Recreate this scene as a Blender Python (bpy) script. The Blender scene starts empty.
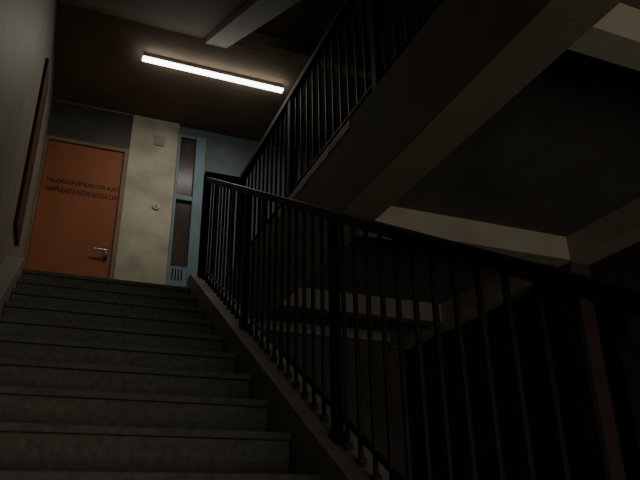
import bpy, math, random
from mathutils import Vector, Matrix
random.seed(3)
ZO=1.885
# ---------------- materials ----------------
def mat(name, col, rough=.7, col2=None, scale=3.0, bump=.0, bscale=40, metal=0, stretch=(1,1,1), lo=.35, hi=.7, spec=.3):
    m=bpy.data.materials.new(name); m.use_nodes=True
    nt=m.node_tree; b=nt.nodes['Principled BSDF']
    b.inputs['Roughness'].default_value=rough; b.inputs['Metallic'].default_value=metal
    b.inputs['Specular IOR Level'].default_value=spec
    b.inputs['Base Color'].default_value=(*col,1)
    tc=nt.nodes.new('ShaderNodeTexCoord'); mp=nt.nodes.new('ShaderNodeMapping')
    mp.inputs['Scale'].default_value=stretch
    nt.links.new(tc.outputs['Object'],mp.inputs['Vector'])
    if col2:
        n=nt.nodes.new('ShaderNodeTexNoise'); n.inputs['Scale'].default_value=scale; n.inputs['Detail'].default_value=6
        r=nt.nodes.new('ShaderNodeValToRGB'); r.color_ramp.elements[0].position=lo; r.color_ramp.elements[1].position=hi
        r.color_ramp.elements[0].color=(*col2,1); r.color_ramp.elements[1].color=(*col,1)
        nt.links.new(mp.outputs['Vector'],n.inputs['Vector']); nt.links.new(n.outputs['Fac'],r.inputs['Fac'])
        nt.links.new(r.outputs['Color'],b.inputs['Base Color'])
    if bump:
        n2=nt.nodes.new('ShaderNodeTexNoise'); n2.inputs['Scale'].default_value=bscale; n2.inputs['Detail'].default_value=4
        bp=nt.nodes.new('ShaderNodeBump'); bp.inputs['Strength'].default_value=bump; bp.inputs['Distance'].default_value=.01
        nt.links.new(mp.outputs['Vector'],n2.inputs['Vector']); nt.links.new(n2.outputs['Fac'],bp.inputs['Height'])
        nt.links.new(bp.outputs['Normal'],b.inputs['Normal'])
    return m
M_wall=mat('plaster_grey',(.27,.24,.18),.6,(.21,.188,.14),2.5,.15,30)
M_cream=mat('plaster_cream',(.52,.48,.35),.75,(.36,.335,.245),3.2,.15,30,lo=.38,hi=.62)
M_ceil=mat('ceiling_brown',(.20,.155,.105),.9,(.15,.115,.08),1.5,.1,30,spec=.1)
M_conc=mat('concrete_beam',(.38,.34,.265),.85,(.30,.27,.21),3,.2,40)
M_dimb=mat('concrete_beam_shaded',(.20,.18,.145),.85,(.15,.135,.11),3,.2,40)  # beam concrete made darker, dimness of the far beam put into its colour
M_fas=mat('fascia_paint',(.23,.20,.15),.8,(.175,.155,.115),2,.15,40)
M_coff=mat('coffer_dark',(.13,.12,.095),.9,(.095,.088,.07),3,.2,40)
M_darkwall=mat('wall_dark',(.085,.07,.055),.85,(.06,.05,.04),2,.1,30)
M_step=mat('terrazzo_step',(.155,.148,.122),.8,(.10,.095,.079),30,.3,90)
M_nose=mat('terrazzo_nosing',(.155,.148,.122),.8,(.105,.10,.083),30,.3,90,spec=.15)
M_floor=mat('linoleum',(.22,.20,.17),.6,(.17,.15,.13),5)
M_string=mat('stringer_paint',(.30,.27,.215),.7,(.22,.20,.16),4,.15,40)
M_black=mat('painted_steel_black',(.007,.007,.009),.6,spec=.2)
M_bal=mat('painted_steel_baluster',(.018,.010,.011),.5,(.010,.008,.009),6,spec=.25)
M_door=mat('door_orange',(.34,.118,.055),.6,(.27,.09,.041),2.5,.05,20,stretch=(1,1,.4),spec=.2)
M_frame=mat('door_frame_paint',(.25,.17,.12),.6,(.20,.135,.095),4)
M_trans=mat('transom_panel',(.10,.092,.078),.5,(.075,.07,.058),3)
M_blue=mat('blue_paint',(.19,.27,.31),.6,(.14,.21,.24),4)
M_blue2=mat('blue_panel',(.17,.205,.205),.6,(.12,.15,.15),4)
M_glass=mat('dark_glass',(.075,.065,.048),.25,(.035,.026,.018),3,stretch=(1,1,.6),spec=.3)
M_chrome=mat('chrome',(.55,.55,.55),.25,metal=1)
M_txt=mat('black_lettering',(.012,.009,.008),.6)
M_maroon=mat('maroon_panel',(.06,.016,.013),.6,(.045,.012,.011),4)
M_wht=mat('white_plastic',(.50,.49,.43),.5)
M_litwht=mat('strip_lamplit_white',(.7,.64,.58),.6,(.6,.5,.45),5)  # pale colour standing in for lamplight on the gallery curb
M_litred=mat('strip_lamplit_red',(.45,.09,.06),.6,(.35,.07,.05),5)  # reddish end of the same painted-in lamplight
M_greyp=mat('grey_plastic',(.33,.32,.26),.5)
M_col=mat('column_paint',(.065,.038,.034),.6,(.05,.03,.027),4)
M_em=bpy.data.materials.new('fluorescent_diffuser'); M_em.use_nodes=True
b=M_em.node_tree.nodes['Principled BSDF']; b.inputs['Emission Color'].default_value=(1,.99,.97,1); b.inputs['Emission Strength'].default_value=10.0

# ---------------- mesh builder ----------------
class MB:
    def __init__(s): s.v=[];s.f=[];s.mi=[];s.m=[]
    def mid(s,m):
        if m not in s.m: s.m.append(m)
        return s.m.index(m)
    def hexa(s,p,m):
        n=len(s.v); s.v+= [(a[0],a[1],a[2]+ZO) for a in p]
        for q in [(0,3,2,1),(4,5,6,7),(0,1,5,4),(1,2,6,5),(2,3,7,6),(3,0,4,7)]:
            s.f.append(tuple(n+i for i in q)); s.mi.append(s.mid(m))
    def box(s,x0,x1,y0,y1,z0,z1,m):
        s.hexa([(x0,y0,z0),(x1,y0,z0),(x1,y1,z0),(x0,y1,z0),(x0,y0,z1),(x1,y0,z1),(x1,y1,z1),(x0,y1,z1)],m)
    def slope(s,x0,x1,y0,za0,za1,y1,zb0,zb1,m):
        s.hexa([(x0,y0,za0),(x1,y0,za0),(x1,y1,zb0),(x0,y1,zb0),(x0,y0,za1),(x1,y0,za1),(x1,y1,zb1),(x0,y1,zb1)],m)
    def cyl(s,a,b,r,m,n=14):
        a=Vector(a);b=Vector(b);d=(b-a).normalized()
        u=d.orthogonal().normalized();w=d.cross(u);k=len(s.v)
        for c in (a,b):
            for i in range(n):
                t=2*math.pi*i/n;q=c+(u*math.cos(t)+w*math.sin(t))*r;s.v.append((q.x,q.y,q.z+ZO))
        for i in range(n):
            j=(i+1)%n;s.f.append((k+i,k+j,k+n+j,k+n+i));s.mi.append(s.mid(m))
        s.f.append(tuple(k+i for i in range(n))[::-1]);s.mi.append(s.mid(m))
        s.f.append(tuple(k+n+i for i in range(n)));s.mi.append(s.mid(m))
    def make(s,name,bevel=0,parent=None):
        me=bpy.data.meshes.new(name);me.from_pydata(s.v,[],s.f)
        for m in s.m: me.materials.append(m)
        for p,i in zip(me.polygons,s.mi): p.material_index=i
        me.update();o=bpy.data.objects.new(name,me);bpy.context.collection.objects.link(o)
        if bevel:
            md=o.modifiers.new('bevel','BEVEL');md.width=bevel;md.segments=2;md.limit_method='ANGLE'
        if parent:o.parent=parent
        return o
def one(name,x0,x1,y0,y1,z0,z1,m,bevel=0,parent=None):
    b=MB();b.box(x0,x1,y0,y1,z0,z1,m);return b.make(name,bevel,parent)

RUN,RISE,YT,ZT=.32,.185,5.2,1.815
SL=RISE/RUN
def nz(y): return ZT-(YT-y)*SL
XW=-.49; XS=-.36; XR=.95; XO=1.13; YB=7.0; ZC=4.55; XG=1.30; XRW=3.12
NS=19
# ---------------- stairs ----------------
b=MB()
for k in range(NS+1):
    y=YT-RUN*k;z=ZT-RISE*k
    yb=y+RUN+.02 if k else y+.3
    b.box(XS,XR,y+.025,yb,z-RISE-(.05 if k<NS else 0),z-.032,M_step)
    b.box(XS,XR,y,yb if k==0 else y+RUN+.024,z-.032,z,M_nose)
stairs=b.make('staircase',.006)
yl=YT-RUN*NS
b=MB()
y0=yl-.02
b.slope(XR,XO,y0,nz(y0)-.35,nz(y0)+.11,YT+.06,ZT-.30,nz(YT+.06)+.11,M_string)
b.box(XR,XO,YT+.06,YT+.2,ZT-.3,nz(YT+.06)+.11,M_string)
b.make('trim_1',.008)
b=MB()
b.slope(XW,XS,y0,nz(y0)-.35,nz(y0)+.09,YT,ZT-.30,nz(YT)+.09,M_string)
b.make('trim_2',.006)
# ---------------- shell ----------------
one('floor',XW-.2,XRW+.2,-4.5,5.4,-ZO-.15,-ZO,M_floor)
b=MB();b.box(XW,XRW,YT+.3,YB,ZT-.25,ZT,M_floor); b.box(XW,XR,YT+.05,YT+.3,ZT-.25,ZT-.033,M_floor)
b.box(XO,XRW,YT+.2,YT+.3,ZT-.25,ZT,M_floor)
b.make('floor.001')
one('wall_left',XW-.2,XW,-4.5,YB+.2,-ZO,ZC+.3,M_wall)
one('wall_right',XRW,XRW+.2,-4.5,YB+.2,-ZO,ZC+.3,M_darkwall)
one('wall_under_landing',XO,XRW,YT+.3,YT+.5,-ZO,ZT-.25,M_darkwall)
b=MB();
b.box(XW,.43,YB,YB+.2,ZT-.2,ZC,M_wall)
b.box(.43,.99,YB-.05,YB+.2,ZT,ZC,M_cream)
b.box(.99,XRW,YB,YB+.2,ZT-.2,ZC,M_blue2)
b.make('wall_back')
one('ceiling',XW,XRW,5.2,YB+.2,ZC,ZC+.15,M_ceil)
one('ceiling.001',1.16,XRW,1.5,5.2,ZC,ZC+.15,M_ceil)
one('wall_front',XW-.2,XRW+.2,-4.7,-4.5,-ZO,ZC+.3,M_wall)
b=MB();b.box(1.16,XRW,5.02,5.14,ZC-.13,ZC,M_conc);b.make('ceiling_beam',.006)
# upper flight (seen from below)
b=MB()
def uz(y): return 4.43-(5.24-y)*.6
ya=1.2; yu=5.195
b.slope(XW+.004,.9,ya,uz(ya)+.08,uz(ya)+.2,yu,uz(yu)+.05,uz(yu)+.2,M_ceil)
b.slope(.92,1.14,ya,uz(ya),uz(ya)+.22,yu,uz(yu),uz(yu)+.22,M_fas)
b.make('upper_flight',.004)
# ---------------- gallery ----------------
b=MB()
GY0=-2.5;GY1=YT+.2
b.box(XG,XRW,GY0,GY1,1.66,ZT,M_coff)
b.box(XG,XG+.20,GY0,GY1,1.50,1.66,M_fas)
b.box(XG,XG+.10,GY0,YT+.0,ZT,2.0,M_fas)
b.box(XG-.01,XG,GY0,GY1,1.50,2.0,M_fas)
for y in (-1.75,-.25,1.22,2.94,4.46):
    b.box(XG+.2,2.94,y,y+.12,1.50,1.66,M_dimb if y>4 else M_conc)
b.box(2.94,XRW,GY0,GY1,1.499,1.66,M_conc)
# added strip on the slab's top edge, lamplight on the curb put into colour
b.box(XG-.014,XG-.0102,2.68,2.98,1.95,2.0,M_litred)
b.box(XG-.014,XG-.0102,2.98,3.9,1.95,2.0,M_litwht)
b.make('gallery_slab')
one('support_column',2.96,XRW,2.96,3.10,-ZO,1.499,M_col,.01)

# ---------------- railings ----------------
def bar(b,x,y,z0,z1,w,m,d=None):
    d=d or w; b.box(x-w/2,x+w/2,y-d/2,y+d/2,z0,z1,m)
b=MB();xr=1.04;H=1.09
ys,ye=-.6,5.2
b.slope(xr-.027,xr+.027,ys,nz(ys)+H-.05,nz(ys)+H,ye+.02,nz(ye)+H-.045,nz(ye)+H+.005,M_black)
b.slope(xr-.012,xr+.012,ys,nz(ys)+.20,nz(ys)+.215,ye,nz(ye)+.20,nz(ye)+.215,M_black)
posts=[5.16,3.75,2.35,.95,-.45]
for y in posts:
    bar(b,xr-.01,y,nz(y)+.06,nz(y)+H-.03,.036,M_black,.045)
    bar(b,xr-.01,y,nz(y)+.06,nz(y)+.13,.06,M_black,.08)
y=ye-.12
while y>ys:
    if min(abs(y-p) for p in posts)>.045:
        bar(b,xr,y,nz(y)+.10,nz(y)+H-.04,.016,M_bal,.016)
        bar(b,xr,y,nz(y)+.09,nz(y)+.135,.03,M_bal,.03)
    y-=.112
xg=1.35;zt=2.94
b.box(xr-.03,xg+.03,YT-.03,YT+.03,zt-.05,zt,M_black)
b.box(xg-.027,xg+.027,-2.2,YT,zt-.05,zt,M_black)
b.box(xg-.012,xg+.012,-2.2,YT,2.10,2.118,M_black)
for y in (5.16,3.8,2.45,1.1,-.25,-1.6):
    bar(b,xg,y,1.98,zt-.02,.04,M_black,.055)
bar(b,xr-.015,YT,1.9,zt-.02,.045,M_black)
for x in (1.12,1.2,1.28): bar(b,x,YT,1.95,zt-.04,.016,M_bal)
y=5.04
while y>-2.1:
    bar(b,xg,y,1.99,zt-.04,.016,M_bal);y-=.112
b.make('stair_railing',.003)

# ---------------- door ----------------
door=bpy.data.objects.new('door_1',None);bpy.context.collection.objects.link(door)
dx0,dx1,dt=-.455,.375,3.99
b=MB();b.box(dx0,dx1,YB-.055,YB-.005,ZT+.01,dt,M_door)
b.make('leaf',.004,door)
b=MB()
b.box(dx0-.035,dx0-.003,YB-.08,YB,ZT,dt+.05,M_frame)
b.box(dx1+.003,dx1+.055,YB-.08,YB,ZT,dt+.05,M_frame)
b.box(dx0-.003,dx1+.003,YB-.08,YB,dt+.004,dt+.05,M_frame)
b.make('frame',.003,door)
b=MB()
b.box(dx0-.035,dx1+.055,YB-.04,YB,dt+.05,ZC,M_trans)
b.box(dx0-.035,dx1+.055,YB-.06,YB-.04,ZC-.03,ZC,M_frame)
b.make('transom',.003,door)
b=MB()
hz=2.72;hx=dx1-.06
b.box(hx-.022,hx+.022,YB-.065,YB-.055,hz-.12,hz+.07,M_chrome)
b.cyl((hx,YB-.06,hz),(hx,YB-.115,hz),.011,M_chrome)
b.cyl((hx+.008,YB-.115,hz),(hx-.13,YB-.115,hz),.010,M_chrome)
b.cyl((hx,YB-.06,hz-.075),(hx,YB-.08,hz-.075),.016,M_black)
b.make('handle',.002,door)
def text(s,x,z,size,width):
    cu=bpy.data.curves.new('t','FONT');cu.body=s;cu.size=size;cu.extrude=.001;cu.offset=.0012
    o=bpy.data.objects.new('t',cu);bpy.context.collection.objects.link(o)
    bpy.context.view_layer.update()
    dg=bpy.context.evaluated_depsgraph_get();me=bpy.data.meshes.new_from_object(o.evaluated_get(dg))
    bpy.data.objects.remove(o)
    w=max(v.co.x for v in me.vertices);k=width/w
    for v in me.vertices:
        X,Y,Z=v.co; v.co=(x+X*k,YB-.0565+Z*-1,ZO+z+Y)
    me.materials.clear();me.materials.append(M_txt)
    o=bpy.data.objects.new('lettering',me);bpy.context.collection.objects.link(o);o.parent=door
text('VALOKUVAUSTILAN OVI AUKI',dx0+.05,3.47,.075,.76)
text('NAPPULASTA NOVE SOOLE 2.04',dx0+.05,3.36,.085,.76)

# ---------------- wall fittings ----------------
b=MB();b.box(.70,.83,YB-.07,YB-.05,4.18,4.31,M_greyp);b.box(.72,.81,YB-.076,YB-.07,4.20,4.29,M_greyp)
b.make('vent_cover',.006)
b=MB();b.cyl((.80,YB-.05,3.37),(.80,YB-.07,3.37),.045,M_wht,28);b.cyl((.80,YB-.07,3.37),(.80,YB-.078,3.37),.022,M_greyp,20)
b.make('call_button',.003)
b=MB()
wx0=.99;zb,ztop=ZT+.02,4.40
b.box(wx0,wx0+.03,YB-.07,YB,zb,ztop,M_blue)
b.box(1.21,1.33,YB-.08,YB,zb,ztop,M_blue)
b.box(wx0+.03,1.21,YB-.07,YB,ztop-.04,ztop,M_blue)
b.box(wx0+.03,1.21,YB-.07,YB,3.50,3.56,M_blue)
b.box(wx0+.03,1.21,YB-.07,YB,zb,2.65,M_blue)
b.box(wx0+.03,1.21,YB-.03,YB-.005,2.65,ztop-.04,M_glass)
for i in range(4): b.box(wx0+.05+i*.035,wx0+.065+i*.035,YB-.074,YB-.07,2.48,2.62,M_black)
b.make('window_1',.004)
b=MB();b.box(XW+.001,XW+.03,5.25,5.70,2.2,3.85,M_maroon);b.box(XW+.001,XW+.035,5.70,5.76,2.2,3.85,M_frame)
b.make('notice_board',.004)
lamp=bpy.data.objects.new('fluorescent_light',None);bpy.context.collection.objects.link(lamp)
one('housing',.38,1.93,5.728,5.768,ZC-.06,ZC,M_ceil,.004,lamp)
one('diffuser',.375,1.935,5.715,5.781,ZC-.09,ZC-.06,M_em,.008,lamp)

# ---------------- lights ----------------
def area(name,loc,rot,sx,sy,e,col):
    l=bpy.data.lights.new(name,'AREA');l.shape='RECTANGLE';l.size=sx;l.size_y=sy;l.energy=e;l.color=col
    o=bpy.data.objects.new(name,l);o.location=(loc[0],loc[1],loc[2]+ZO);o.rotation_euler=rot;bpy.context.collection.objects.link(o);return o
area('lamp_light',(1.15,5.75,ZC-.105),(0,0,0),1.5,.09,14.5,(1,.95,.84))
area('hall_fill_light',(1.6,-4.3,-.4),(math.radians(90),0,0),2.6,2.2,72,(1,.93,.80))  # added fill behind the camera, no window is built there
w=bpy.data.worlds.new('world');w.use_nodes=True;bpy.context.scene.world=w
w.node_tree.nodes['Background'].inputs['Color'].default_value=(1,.95,.9,1)
w.node_tree.nodes['Background'].inputs['Strength'].default_value=.04

# ---------------- camera ----------------
p=math.radians(23.4);s=math.radians(22.4);r=math.radians(.77)
F=Vector((math.cos(p)*math.sin(s),math.cos(p)*math.cos(s),math.sin(p)))
R0=Vector((math.cos(s),-math.sin(s),0));U0=R0.cross(F)
R=R0*math.cos(r)-U0*math.sin(r);U=U0*math.cos(r)+R0*math.sin(r)
cd=bpy.data.cameras.new('camera');cam=bpy.data.objects.new('camera',cd);bpy.context.collection.objects.link(cam)
m=Matrix((R,U,-F)).transposed().to_4x4();m.translation=Vector((0,0,ZO));cam.matrix_world=m
cd.sensor_width=36;cd.lens=36*644/640;cd.clip_start=.02
bpy.context.scene.camera=cam
